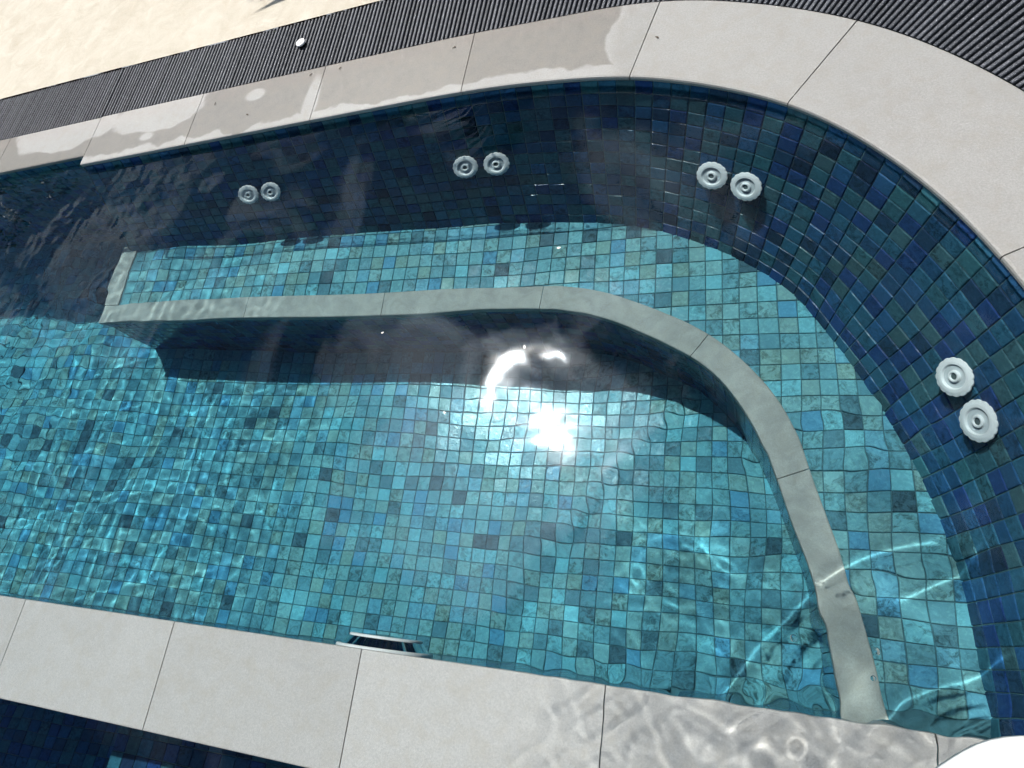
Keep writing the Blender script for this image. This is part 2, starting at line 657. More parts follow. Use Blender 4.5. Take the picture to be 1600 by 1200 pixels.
def add_slat(pa, pb, w):
    pa, pb = np.array(pa), np.array(pb)
    d = (pb - pa) / np.linalg.norm(pb - pa)
    n = np.array([-d[1], d[0]]) * w / 2
    z0, z1, b = 0.007, 0.0262 + random.uniform(-0.0007, 0.0007), 0.0016
    prof = [(-1, z0), (-1, z1 - b), (-0.62, z1), (0.62, z1), (1, z1 - b), (1, z0)]
    V = [(*(pa + n * u), z) for u, z in prof] + [(*(pb + n * u), z) for u, z in prof]
    m = 6
    F = [(i, i + 1, m + i + 1, m + i) for i in range(m - 1)] + [tuple(range(m))[::-1], tuple(range(m, 2 * m))]
    gp.add(np.array(V), F)


s = 0.004
while s < TOP.len - 0.1:
    f = wscale(s)
    o0 = WF * f + 0.004
    mid = TOP.at(s, o0 + WG / 2)
    stretch = np.linalg.norm(TOP.at(s + 0.01, o0 + WG / 2) - TOP.at(s, o0 + WG / 2)) / 0.01
    add_slat(TOP.at(s, o0), TOP.at(s, o0 + WG - 0.0045), 0.0088)
    s += PITCH / stretch
x = -1.655 - PITCH
while x > XL:
    add_slat((x, 1.662 + 0.209), (x, yl - 0.001), 0.0088)
    x -= PITCH
gp.build()
V, F = sweep(TOP, 0.0, TOP.len, [(0, 0.0045), (0, 0.0065), (1, 0.0065), (1, 0.0045)], n=90)
nn = 90
V = []
for k in range(nn + 1):
    s = TOP.len * k / nn
    o = WF * wscale(s)
    for oo, z in ((o - 0.01, 0.0045), (o - 0.01, 0.0065), (o + WG + 0.03, 0.0065), (o + WG + 0.03, 0.0045)):
        p = TOP.at(s, oo)
        V.append((p[0], p[1], z))
link('channel', mesh('channel', V, F), M_BLACK, grating)  # black sheet close under the slats: darkness of the gaps put into its colour
V, F = sweep(LPATH, 0, LPATH.len, [(0.2, 0.0045), (0.2, 0.0065), (0.52, 0.0065), (0.52, 0.0045)], n=1)
link('channel', mesh('channel', V, F), M_BLACK, grating)

# ------------------------------------------------------------------ reclined tiled wall behind the bench
wall = empty('wall_far', (0, 0, 0), 'reclined wall of small blue and green glazed tiles above the bench', None, 'structure')
T = 0.05


def wallP(s, v):
    a = TOP.at(s, 0.004)
    b = TOP.at(s, 0.004 - RECLINE)
    z0, z1 = 0.0155, Z_BENCH
    q = a * (1 - v) + b * v
    return np.array([q[0], q[1], z0 + (z1 - z0) * v])


slant = math.hypot(RECLINE, Z_BENCH)
rows = 13
midlen = 0
sgrid = np.linspace(0, TOP.len, 800)
mp_ = np.array([wallP(s, 0.5) for s in sgrid])
ml = np.concatenate([[0], np.cumsum(np.linalg.norm(np.diff(mp_, axis=0), axis=1))])
ncol = int(ml[-1] / T)
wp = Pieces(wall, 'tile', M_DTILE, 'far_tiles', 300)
G = 0.0020
for cidx in range(ncol):
    sa = np.interp(cidx * T + G / 2 + random.uniform(-.0006, .0006), ml, sgrid)
    sb = np.interp((cidx + 1) * T - G / 2 + random.uniform(-.0006, .0006), ml, sgrid)
    for r in range(rows):
        va = (r * T + G / 2 + 0.001) / slant
        vb = min(((r + 1) * T - G / 2) / slant, 1.02)
        c = [wallP(sa, va), wallP(sa, vb), wallP(sb, vb), wallP(sb, va)]
        nrm = np.cross(c[1] - c[0], c[3] - c[0])
        # slightly uneven setting
        nrm = nrm / np.linalg.norm(nrm)
        j = rng.normal(0, 0.0005, 4)
        c = [c[i] + nrm * j[i] for i in range(4)]
        V, F = piece(c, nrm, 0.006, 0.0030)
        wp.add(V, F)
wp.build()
# backing of the wall
V, F = [], []
nn = 120
for k in range(nn + 1):
    s = TOP.len * k / nn
    a, b = wallP(s, 0.0), wallP(s, 1.06)
    nrm2 = np.array([TOP.at(s, 1)[0] - TOP.at(s, 0)[0], TOP.at(s, 1)[1] - TOP.at(s, 0)[1], 0.25])
    nrm2 = nrm2 / np.linalg.norm(nrm2) * 0.0035
    V += [a + nrm2, b + nrm2]
for k in range(nn):
    F.append((2 * k, 2 * k + 1, 2 * k + 3, 2 * k + 2))
link('grout', mesh('grout', V, F), M_GROUT, wall)
# end of the reclined wall, square to the pool
a, b = wallP(0, 0), wallP(0, 1.05)
V = [(-1.659, a[1], a[2]), (-1.659, b[1], b[2]), (-1.659, 1.70, b[2]), (-1.659, 1.70, a[2])]
link('end_face', mesh('end_face', V, [(0, 1, 2, 3)]), M_GROUT, wall)

# plain vertical wall further left
lwall = empty('wall_left', (0, 0, 0), 'shaded vertical tiled wall left of the bench', None, 'structure')
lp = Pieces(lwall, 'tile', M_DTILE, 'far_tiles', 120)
for i in range(0, 48):
    for r in range(21):
        xa = -1.655 - i * T
        za = 0.0155 - r * T
        c = [(xa - T + G, 1.668, za - G / 2), (xa - T + G, 1.668, za - T + G / 2), (xa, 1.668, za - T + G / 2), (xa, 1.668, za - G / 2)]
        c = [np.array(q) + np.array((0, rng.normal(0, .0005), 0)) for q in c]
        V, F = piece(c, (0, -1, 0))
        lp.add(V, F)
lp.build()
V = [(XL, 1.6715, 0.0155), (-1.655, 1.6715, 0.0155), (-1.655, 1.6715, -1.8), (XL, 1.6715, -1.8)]
link('grout', mesh('grout', V, [(0, 1, 2, 3)]), M_GROUT, lwall)

# ------------------------------------------------------------------ bench: seat tiles, stone trim, riser
bench = empty('pool_bench', (0, 0, 0), 'submerged tiled bench with pale stone edge curving along the wall', None, 'structure')
TRIM_W = 0.082
bp = Pieces(bench, 'tile', M_TILE, 'far_tiles', 300)
gx0, gy0 = -0.3674 - 40 * T, 1.1715 - 30 * T


def flat_tile(x, y, z, sz=T, g=G, jit=True):
    h = sz - g
    x += random.uniform(-.0005, .0005)
    y += random.uniform(-.0005, .0005)
    return np.array([(x + g / 2, y + g / 2, z), (x + g / 2 + h, y + g / 2, z), (x + g / 2 + h, y + g / 2 + h, z), (x + g / 2, y + g / 2 + h, z)])


def dist_front(q):   # signed: >0 behind the front edge (on the bench)
    i = np.argmin(((FRONT.P - q) ** 2).sum(1))
    return float((q - FRONT.P[i]) @ FRONT.n[i])


def dist_top(q):     # <0 inside the pool
    i = np.argmin(((TOP.P - q) ** 2).sum(1))
    return float((q - TOP.P[i]) @ TOP.n[i])


tilt_meshes = []
_sq = flat_tile(0, 0, 0)


def tilted(c, amp=0.0003):
    cen = c.mean(0)
    a, b = random.choice((-1, 0, 1)) * amp, random.choice((-1, 0, 1)) * amp
    d = c - cen
    out = c.copy()
    out[:, 2] += (np.sign(d[:, 0]) * a + np.sign(d[:, 1]) * b)
    nx = np.cross(out[1] - out[0], out[3] - out[0])
    return out, nx


for i in range(100):
    for j in range(40):
        x, y = gx0 + i * T, gy0 + j * T
        q = np.array([x + T / 2, y + T / 2])
        if x < -1.66 or y < -0.02 or x > 1.6:
            continue
        df = dist_front(q)
        if df < TRIM_W - 0.04 or df > 0.8:
            continue
        if dist_top(q) > -RECLINE + 0.045:
            continue
        if df > TRIM_W + 0.5:
            continue
        c, nx = tilted(flat_tile(x, y, Z_BENCH))
        V, F = piece(c, nx)
        bp.add(V, F)
bp.build()
# seat base
V, F = [], []
nn = 110
for k in range(nn + 1):
    s = FRONT.len * k / nn
    a = FRONT.at(s, 0.012)
    t = TOP.at(TOP.nearest(FRONT.at(s, 0.36)), 0.05)
    V += [(a[0], a[1], Z_BENCH - 0.0045), (t[0], t[1], Z_BENCH - 0.0045)]
for k in range(nn):
    F.append((2 * k, 2 * k + 2, 2 * k + 3, 2 * k + 1))
link('grout', mesh('grout', V, F), M_GROUT, bench)
tj = [0.045] + [FRONT.nearest(q) for q in ((-0.975, 1.092), (-0.382, 1.092), (0.211, 1.088), (0.693, 0.918), (0.925, 0.553))] + [FRONT.len]
for a, b_ in zip(tj[:-1], tj[1:]):
    V, F = sweep(FRONT, a + 0.001 if a > 0.05 else 0.0, b_ - 0.001, slab_profile(-0.008, TRIM_W, Z_BENCH - 0.028, Z_BENCH + 0.003, 0.004))
    recenter('trim_stone', V, F, M_TRIM, bench)
# left end trim
ET = Path(np.array([(-1.70, 1.46), (-1.70, 1.176)]))
V, F = sweep(ET, 0, ET.len, slab_profile(-0.010, 0.07, Z_BENCH - 0.028, Z_BENCH + 0.003, 0.004), n=1)
recenter('trim_stone', V, F, M_TRIM, bench)
# riser
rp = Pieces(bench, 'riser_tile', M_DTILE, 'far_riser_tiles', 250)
nr = int(FRONT.len / T)
for cidx in range(nr):
    for r in range(9):
        a = FRONT.at(cidx * T + G / 2, 0.0)
        b = FRONT.at((cidx + 1) * T - G / 2, 0.0)
        za = Z_BENCH - 0.029 - r * T * 0.96
        zb = za - T * 0.96 + G
        c = [np.array((*a, za)), np.array((*a, zb)), np.array((*b, zb)), np.array((*b, za))]
        nrm = np.cross(c[1] - c[0], c[3] - c[0])
        V, F = piece(c, nrm)
        rp.add(V, F)
for cidx in range(11):
    for r in range(9):
        y1 = 1.092 + cidx * T
        za = Z_BENCH - 0.029 - r * T * 0.96
        zb = za - T * 0.96 + G
        c = [np.array((-1.70, y1 + T - G, za)), np.array((-1.70, y1 + T - G, zb)), np.array((-1.70, y1, zb)), np.array((-1.70, y1, za))]
        V, F = piece(c, (-1, 0, 0))
        rp.add(V, F)
rp.build()
V, F = [], []
pts = [(-1.696, 1.67), (-1.696, 1.096)] + [tuple(FRONT.at(s, 0.004)) for s in np.linspace(0.01, FRONT.len, 90)]
for p in pts:
    V += [(*p, Z_BENCH - 0.01), (*p, Z_FLOOR - 0.02)]
for k in range(len(pts) - 1):
    F.append((2 * k, 2 * k + 1, 2 * k + 3, 2 * k + 2))
link('riser_grout', mesh('riser_grout', V, F), M_GROUT, bench)

# ------------------------------------------------------------------ floor
floor = empty('pool_floor', (0, 0, 0), 'pool floor of small turquoise and grey glazed tiles', None, 'structure')
fp = Pieces(floor, 'tile', M_TILE, 'far_tiles', 300)
fx0, fy0 = -0.6188 - 80 * T, 0.4932 - 12 * T
for i in range(0, 128):
    for j in range(0, 40):
        x, y = fx0 + i * T, fy0 + j * T
        q = np.array([x + T / 2, y + T / 2])
        if x < -4.3 or x > 1.1 or y < -0.06 or y > 1.68:
            continue
        if x > -1.72 and dist_front(q) > 0.03:
            continue
        c, nx = tilted(flat_tile(x, y, Z_FLOOR))
        V, F = piece(c, nx)
        fp.add(V, F)
fp.build()
V = [(XL, -0.05, Z_FLOOR - 0.0045), (1.7, -0.05, Z_FLOOR - 0.0045), (1.7, 1.72, Z_FLOOR - 0.0045), (XL, 1.72, Z_FLOOR - 0.0045)]
link('grout', mesh('grout', V, [(0, 1, 2, 3)]), M_GROUT, floor)

# ------------------------------------------------------------------ near ledge: a low wall just under the water
ledge = empty('wall_near', (0, 0, 0), 'low pool wall capped with wide grey stone slabs just under the water', None, 'structure')
NP = Path(np.array([(2.4, 0.0), (XL, 0.0)]))   # travelling left: left side of travel is -y
for k in range(-12, 4):
    xa, xb = k * 0.57, (k + 1) * 0.57
    V, F = sweep(NP, 2.4 - xb + JW, 2.4 - xa - JW, slab_profile(-0.004, LEDGE_W, Z_LEDGE - 0.03, Z_LEDGE, 0.003), n=1)
    recenter('slab', V, F, M_LEDGE, ledge)
V, F = sweep(NP, 0.1, NP.len, [(0.012, -1.8), (0.012, Z_LEDGE - 0.008), (LEDGE_W - 0.012, Z_LEDGE - 0.008), (LEDGE_W - 0.012, -1.8)], n=1)
link('core', mesh('core', V, F), M_GROUT, ledge)
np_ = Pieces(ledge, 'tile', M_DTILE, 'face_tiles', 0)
for i in range(60):
    for r in range(19):
        xa = -1.9 + i * T
        za = Z_LEDGE - 0.032 - r * T
        c = [np.array((xa + T - G, -0.008, za)), np.array((xa + T - G, -0.008, za - T + G)), np.array((xa, -0.008, za - T + G)), np.array((xa, -0.008, za))]
        V, F = piece(c, (0, 1, 0), 0.004)
        np_.add(V, F, False)
np_.build()

# ------------------------------------------------------------------ outer pool beyond the ledge, with a submerged step
outer = empty('outer_pool_floor', (0, 0, 0), 'dark deep floor of the outer pool beyond the near ledge', None, 'structure')
V = [(XL, YB, -1.75), (XR + .2, YB, -1.75), (XR + .2, -0.2, -1.75), (XL, -0.2, -1.75)]
link('grout', mesh('grout', V, [(0, 1, 2, 3)]), M_GROUT, outer)
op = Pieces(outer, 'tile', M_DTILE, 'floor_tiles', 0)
for i in range(90):
    for j in range(26):
        c, nx = tilted(flat_tile(-3.2 + i * T, -0.26 - (j + 1) * T, -1.745))
        V, F = piece(c, nx)
        op.add(V, F, False)
op.build()
stepo = empty('pool_step', (0, 0, 0), 'submerged tiled step at the bottom left beyond the ledge', None, 'structure')
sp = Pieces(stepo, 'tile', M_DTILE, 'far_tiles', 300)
ZS = -0.66
for i in range(44):
    for j in range(10):
        c, nx = tilted(flat_tile(-1.02 + i * T, -0.25 - (j + 1) * T, ZS))
        V, F = piece(c, nx)
        sp.add(V, F)
sp.build()
V = [(-1.015, -0.75, ZS - 0.0045), (1.3, -0.75, ZS - 0.0045), (1.3, -0.2, ZS - 0.0045), (-1.015, -0.2, ZS - 0.0045),
     (-1.015, -0.75, -1.75), (1.3, -0.75, -1.75), (1.3, -0.2, -1.75), (-1.015, -0.2, -1.75)]
link('step_body', mesh('step_body', V, [(0, 1, 2, 3), (0, 4, 5, 1), (3, 7, 4, 0), (1, 5, 6, 2)]), M_GROUT, stepo)
# shell walls of the outer pool (out of frame)
V = [(XL, YB, 0.006), (XL, 1.68, 0.006), (XL, 1.68, -1.8), (XL, YB, -1.8), (XR + .01, YB, 0.006), (XR + .01, YB, -1.8), (XR + .01, -0.35, -1.8), (XR + .01, -0.35, 0.006)]
link('pool_shell', mesh('pool_shell', V, [(0, 1, 2, 3), (4, 5, 6, 7), (0, 3, 5, 4)]), M_CONC, kind='structure')

# ------------------------------------------------------------------ water
xs = np.concatenate([np.arange(-7.6, -3.2, 0.08), np.arange(-3.2, -2.4, 0.02), np.arange(-2.4, 0.4, 0.007), np.arange(0.4, 1.55, 0.0045), np.arange(1.55, 1.9, 0.02), [1.9]])
ys = np.concatenate([np.arange(-4.6, -0.75, 0.08), np.arange(-0.75, -0.35, 0.012), np.arange(-0.35, 0.75, 0.0045), np.arange(0.75, 1.72, 0.007), [1.72]])
X, Y = np.meshgrid(xs, ys, indexing='ij')


def sst(a, b, v):
    t = np.clip((v - a) / (b - a), 0, 1)
    return t * t * (3 - 2 * t)


def waves(n, lmin, lmax, slope, seed, dirc=None, spread=math.pi):
    r = np.random.default_rng(seed)
    h = np.zeros_like(X)
    for _ in range(n):
        l = math.exp(r.uniform(math.log(lmin), math.log(lmax)))
        a = r.uniform(-spread, spread) + (dirc or 0)
        k = 2 * math.pi / l
        amp = slope / k / math.sqrt(n / 2)
        ph = r.uniform(0, 7)
        wob = 0.25 * np.sin(1.7 * X * r.uniform(.6, 2.2) + 2.3 * Y * r.uniform(.6, 2.2) + ph)
        h += amp * np.sin(k * (math.cos(a) * X + math.sin(a) * Y) + ph + wob * 2.0)
    return h


def ridge(pts, A, sig, fade=0.12):
    P = Path(catmull(pts, 0.004))
    d2 = np.full(X.shape, 9.0)
    sb = np.zeros(X.shape)
    msk = (X > P.P[:, 0].min() - .4) & (X < P.P[:, 0].max() + .4) & (Y > P.P[:, 1].min() - .4) & (Y < P.P[:, 1].max() + .4)
    xx, yy = X[msk], Y[msk]
    dd = np.full(xx.shape, 9.0)
    ss = np.zeros(xx.shape)
    for p, s in zip(P.P, P.s):
        q = (xx - p[0]) ** 2 + (yy - p[1]) ** 2
        u = q < dd
        dd[u] = q[u]
        ss[u] = s
    e = A * np.exp(-dd / (2 * sig * sig)) * sst(0, fade, ss) * sst(0, fade, P.len - ss)
    h = np.zeros_like(X)
    h[msk] = e
    return h


H = waves(10, 0.35, 0.9, 0.012, 1)
left = sst(-0.75, -1.45, X - 0.18 * (Y - 0.7))
H += left * waves(36, 0.036, 0.085, 0.0112, 2)
H += sst(-0.3, -1.0, X) * waves(10, 0.15, 0.35, 0.014, 5)
right = sst(0.55, 1.05, X + 0.35 * (0.5 - Y))
H += right * waves(12, 0.18, 0.42, 0.036, 3)
corner = sst(0.52, 0.25, Y) * sst(0.45, 0.95, X)
H += corner * waves(16, 0.08, 0.18, 0.019, 4)
onledge = sst(0.10, -0.04, Y) * sst(0.2, 0.95, X)
H += onledge * waves(20, 0.036, 0.08, 0.085, 6)
H += np.exp(-((X - 0.37) ** 2 + (Y - 0.6) ** 2) / (2 * 0.2 ** 2)) * waves(16, 0.035, 0.075, 0.0085, 9)
# swell folds through the middle
H += np.exp(-((X - 0.365) ** 2 + (Y - 0.58) ** 2) / (2 * 0.3 ** 2)) * waves(6, 0.22, 0.5, 0.035, 1561)
H += ridge([(0.47, 0.38), (0.43, 0.29), (0.38, 0.16), (0.36, 0.02)], 0.0030, 0.042, 0.15)
_q = np.hypot(X - 0.900, Y + 0.0266)
H += 0.00045 * np.exp(-((_q - 0.018) / 0.0035) ** 2)
H += ridge([(0.66, 0.52), (0.60, 0.36), (0.54, 0.18)], 0.0013, 0.035, 0.15)
H += ridge([(-0.06, 0.62), (-0.12, 0.40), (-0.17, 0.15), (-0.18, -0.1)], 0.0022, 0.06, 0.2)
# sharp ridges that throw the bright lines on bench and floor
H += ridge([(0.46, 0.24), (0.485, 0.291), (0.583, 0.44), (0.672, 0.529), (0.765, 0.628)], 0.00085, 0.0168, 0.05)
H += ridge([(0.83, 0.44), (0.864, 0.471), (0.924, 0.514), (0.981, 0.545), (1.051, 0.571), (1.12, 0.58)], 0.0009, 0.0142, 0.04)
H += ridge([(1.00, 0.42), (1.10, 0.50), (1.22, 0.53)], 0.0008, 0.0135, 0.05)
H += ridge([(0.93, 0.12), (1.02, 0.22), (1.14, 0.27), (1.25, 0.32)], 0.00095, 0.0145, 0.05)
edge = np.array(1.0)
calm = sst(1.66, 1.58, Y)
H *= 0.35 + 0.65 * calm
H = 0.010 * np.tanh(H / 0.010)
nx_, ny_ = len(xs), len(ys)
V = np.stack([X.ravel(), Y.ravel(), H.ravel()], 1)
idx = np.arange(nx_ * ny_).reshape(nx_, ny_)
Q = np.stack([idx[:-1, :-1].ravel(), idx[1:, :-1].ravel(), idx[1:, 1:].ravel(), idx[:-1, 1:].ravel()], 1)
quads = Q
me = bpy.data.meshes.new('pool_water')
me.vertices.add(len(V))
me.vertices.foreach_set('co', V.astype(np.float32).ravel())
nq = len(quads)
me.loops.add(nq * 4)
me.loops.foreach_set('vertex_index', quads.ravel().astype(np.int32))
me.polygons.add(nq)
me.polygons.foreach_set('loop_start', (np.arange(nq) * 4).astype(np.int32))
me.update(calc_edges=True)
me.polygons.foreach_set('use_smooth', np.ones(nq, dtype=bool))
me.validate()
wat = link('pool_water', me, M_WATER, kind='structure', label='clear rippled pool water', receiver=False)
wat.cycles.is_caustics_caster = True

# what the water takes out of the light: an even, clear blue-green body
bx = [(x, y, z) for z in (-2.0, 0.045) for x, y in ((XL - .05, YB - .05), (1.85, YB - .05), (1.85, 1.80), (XL - .05, 1.80))]
link('water_body', mesh('water_body', bx, [(3, 2, 1, 0), (4, 5, 6, 7), (0, 1, 5, 4), (1, 2, 6, 5), (2, 3, 7, 6), (3, 0, 4, 7)]), M_BODY, kind='stuff', label='clear blue-green body of pool water')


def water_h(x, y):
    i = int(np.argmin(abs(xs - x)))
    j = int(np.argmin(abs(ys - y)))
    return float(H[i, j])


# ------------------------------------------------------------------ massage jets on the reclined wall
def lathe(prof, n, wob=None):
    V, F = [], []
    m = len(prof)
    for k in range(n):
        a = 2 * math.pi * k / n
        for i, (r, z) in enumerate(prof):
            rr = r * (wob(a, i) if wob else 1.0)
            V.append((rr * math.cos(a), rr * math.sin(a), z))
    for k in range(n):
        k2 = (k + 1) % n
        for i in range(m - 1):
            F.append((k * m + i, k2 * m + i, k2 * m + i + 1, k * m + i + 1))
    return V, F


NB = 16


def scallop(a, i):
    if i in (2, 3, 4):
        w = abs(math.sin(a * NB / 2)) ** 0.7
        return 0.945 + 0.055 * w
    return 1.0


Vf, Ff = lathe([(0.024, -0.016), (0.034, -0.006), (0.0455, 0.0005), (0.0465, 0.0035), (0.0455, 0.0055), (0.0405, 0.0070), (0.036, 0.0085), (0.0300, 0.0088), (0.0285, 0.0072), (0.0270, 0.0035)], 150, scallop)
ME_FL = mesh('flange', Vf, Ff)
Vf, Ff = lathe([(0.0271, 0.0037), (0.024, 0.0028), (0.017, 0.0028), (0.0145, 0.004)], 48)
ME_DISH = mesh('dish', Vf, Ff)
Vf, Ff = lathe([(0.0145, 0.0038), (0.014, 0.0080), (0.012, 0.0098), (0.0085, 0.0095), (0.0078, 0.006)], 40)
ME_NOZ = mesh('nozzle', Vf, Ff, True)
Vf, Ff = lathe([(0.0079, 0.0062), (0.0, 0.0058)], 24)
ME_OPEN = mesh('opening', Vf, Ff)
ME_OPEN.materials.append(plain('nozzle_shadow', (0.10, 0.13, 0.13), 0.5, 0.2))
ME_FL.materials.append(M_WHITE)
ME_DISH.materials.append(M_GREYP)
ME_NOZ.materials.append(M_WHITE)
jets = [((-0.9202, 1.5168), 'left jet of the smallest, leftmost pair on the shaded tiled wall'),
        ((-0.8146, 1.5162), 'right jet of the smallest, leftmost pair on the shaded tiled wall'),
        ((-0.0237, 1.5169), 'left jet of the pair in the middle of the dark tiled wall'),
        ((0.0827, 1.5149), 'right jet of the pair in the middle of the dark tiled wall'),
        ((0.788, 1.40), 'upper left jet of the pair where the tiled wall starts to bend'),
        ((0.890, 1.35), 'lower right jet of the pair where the tiled wall starts to bend'),
        ((1.312, 0.738), 'upper jet of the pair on the right wall, stretched by ripples'),
        ((1.352, 0.636), 'lower jet of the pair nearest the right edge of the picture')]
for (jx, jy), lab in jets:
    proud = 0.017 if jx < 0.5 else 0.010
    s = TOP.nearest((jx, jy))
    v = (0.0155 + 0.298) / (0.0155 - Z_BENCH)
    p = wallP(s, v)
    pu, ps = wallP(s, v - 0.05), wallP(s + 0.01, v)
    nrm = np.cross(p - pu, ps - p)
    nrm /= np.linalg.norm(nrm)
    up = (pu - p) / np.linalg.norm(pu - p)
    sd = np.cross(up, nrm)
    o = empty('massage_jet', (0, 0, 0), lab, 'jet', group='white massage jets on the tiled wall')
    mm = Matrix.Identity(4)
    for i in range(3):
        mm[i][0], mm[i][1], mm[i][2], mm[i][3] = float(sd[i]), float(up[i]), float(nrm[i]), float(p[i] + nrm[i] * proud)
    o.matrix_world = mm @ Matrix.Rotation(math.radians(-17), 4, 'X') @ Matrix.Rotation(random.uniform(0, 1), 4, 'Z')
    for nm, mesh_ in (('flange', ME_FL), ('dish', ME_DISH), ('nozzle', ME_NOZ), ('opening', ME_OPEN)):
        link(nm, mesh_, None, o)

# ------------------------------------------------------------------ underwater light on the near wall
pl = empty('pool_light', (-0.012, -0.001, -0.27), 'round steel underwater light projecting from under the near ledge', 'light')
rotm = Matrix.Rotation(-math.pi / 2, 4, 'X')      # local z -> +y
for nm, prof, mt in (('flange', [(0.126, 0.0), (0.128, 0.006), (0.126, 0.010), (0.116, 0.0105)], M_WHITE),
                     ('body', [(0.116, 0.0105), (0.096, 0.031)], M_CHROME),
                     ('rim', [(0.096, 0.031), (0.097, 0.034), (0.094, 0.037), (0.088, 0.036)], M_WHITE),
                     ('lens', [(0.088, 0.036), (0.03, 0.040), (0.0, 0.041)], M_LENS)):
    Vf, Ff = lathe(prof, 72)
    o = link(nm, mesh(nm, Vf, Ff, True), mt, pl)
    o.matrix_local = rotm

# ------------------------------------------------------------------ cap screw on the grating
cap = empty('deck_cap', (-0.6836, 2.0104, 0.0262), 'small round white cap standing on the slatted drain grating', 'cap')
Vf, Ff = lathe([(0.0145, 0.0), (0.0145, 0.010)], 40)
link('stem', mesh('stem', Vf, Ff, True), M_BLACK, cap)
Vf, Ff = lathe([(0.0, 0.0098), (0.0175, 0.0098), (0.0185, 0.0115), (0.0185, 0.015), (0.0172, 0.0165), (0.0, 0.017)], 48)
link('head', mesh('head', Vf, Ff), M_WHITE, cap)
for dx, dy in ((-0.002, 0.007), (0.003, -0.006)):
    Vf, Ff = lathe([(0.0022, 0.0168), (0.0022, 0.0176), (0.0, 0.0177)], 12)
    o = link('screw_hole', mesh('screw_hole', Vf, Ff), M_BLACK, cap)
    o.location = (dx, dy, 0)

# ------------------------------------------------------------------ petals floating on the water
for (x, y), r, rz, lab in (((-0.0842, 0.7972), 0.0042, 0.4, 'tiny white petal floating over the shadow left of the sun glint'),
                           ((0.3347, 0.7353), 0.0060, 1.9, 'curled white petal floating right of the upper sun glint'),
                           ((0.1453, 0.5637), 0.0045, 2.4, 'small pale petal floating left of the lower sun glint'),
                           ((0.395, 1.02), 0.0055, 0.1, 'pinkish petal floating over the bend of the bench edge')):
    V, F = [], []
    n, m = 10, 4
    for k in range(n):
        a = 2 * math.pi * k / n
        for i in range(m):
            f = (i + 1) / m
            px, py = math.cos(a) * f, 0.55 * math.sin(a) * f * (1 - 0.35 * math.cos(a) * f)
            V.append((px * r, py * r, 0.0012 + 0.25 * r * (px * px)))
    V.append((0, 0, 0.0012))
    for k in range(n):
        k2 = (k + 1) % n
        F.append((len(V) - 1, k * m, k2 * m))
        for i in range(m - 1):
            F.append((k * m + i, k * m + i + 1, k2 * m + i + 1, k2 * m + i))
    o = link('petal', mesh('petal', V, F, True), M_PETAL, None, None, lab, 'petal', 'petals on the water')
    o.location = (x, y, water_h(x, y))
    o.rotation_euler = (0, 0, rz)
    md = o.modifiers.new('solid', 'SOLIDIFY')
    md.thickness = 0.0006


# ------------------------------------------------------------------ bubbles on the water
Vf, Ff = lathe([(0.0065, -0.0005), (0.0064, 0.0015), (0.0056, 0.0036), (0.0038, 0.0053), (0.0, 0.0062)], 24)
ME_BUB = mesh('bubble', Vf, Ff, True)
for (x, y), k, lab in (((0.9211, 0.1291), 1.0, 'small bubble on the water left of the submerged bench edge'),
                       ((1.0529, 0.1222), 1.0, 'upper of two small bubbles right of the submerged bench edge'),
                       ((1.0446, 0.0785), 0.7, 'lower, smaller of two bubbles beside the end of the bench edge')):
    o = link('bubble', ME_BUB, M_WATER, None, None, lab, 'bubble', 'bubbles on the water', receiver=False)
    o.location = (x, y, water_h(x, y))
    o.scale = (k, k, k)

# ------------------------------------------------------------------ potted-height palm beyond the deck (its leaf tips shade the paving)
M_LEAF = plain('palm_leaf', (0.05, 0.10, 0.03), 0.5, 0.4, var=0.3, scale=9)
M_BARK = plain('palm_bark', (0.16, 0.12, 0.085), 0.85, 0.2, var=0.35, scale=30, bmp=0.5)
palm = empty('palm_tree', (-1.20, 4.37, 0.03), 'low palm behind the deck whose leaf tips shade the paving', 'palm')
prof = [(0.13 * (1 - 0.35 * k / 14) * (1.0 + 0.10 * (k % 2)), 1.25 * k / 14) for k in range(15)] + [(0.0, 1.27)]
Vf, Ff = lathe(prof, 18)
link('trunk', mesh('trunk', Vf, Ff), M_BARK, palm)


def frond_mesh(length, droop, nl=34):
    V, F = [], []
    r_ = random.Random(int(length * 1000) + int(droop * 100))

    def rp_(u):
        return np.array([length * u * (1 - 0.12 * u), 0.0, 0.55 * u * length * (1 - u * droop)])
    prev = None
    for k in range(17):
        u = k / 16
        c = rp_(u)
        w = 0.014 * (1 - 0.85 * u)
        ring = [c + np.array((0, w, 0)), c + np.array((0, 0, w)), c + np.array((0, -w, 0)), c + np.array((0, 0, -w))]
        i0 = len(V)
        V += ring
        if prev is not None:
            for i in range(4):
                F.append((prev + i, prev + (i + 1) % 4, i0 + (i + 1) % 4, i0 + i))
        prev = i0
    for k in range(nl):
        u = 0.14 + 0.84 * k / nl
        for sg in (-1, 1):
            c = rp_(u + r_.uniform(-.008, .008))
            ll = length * 0.34 * math.sin(math.pi * min(1, 0.18 + 0.80 * u)) ** 0.8 * r_.uniform(.85, 1.1)
            d = np.array([0.55 + 0.4 * u, sg * 1.0, -0.25 + r_.uniform(-.2, .2)])
            d /= np.linalg.norm(d)
            side = np.cross(d, (0, 0, 1))
            side = side / np.linalg.norm(side) * 0.012
            mid = c + d * ll * 0.5 + np.array((0, 0, -0.02 * ll))
            tip = c + d * ll + np.array((0, 0, -0.30 * ll))
            i0 = len(V)
            V += [c - side * .5, c + side * .5, mid + side, mid - side, tip]
            F += [(i0, i0 + 1, i0 + 2, i0 + 3), (i0 + 3, i0 + 2, i0 + 4)]
    return mesh('frond', V, F)


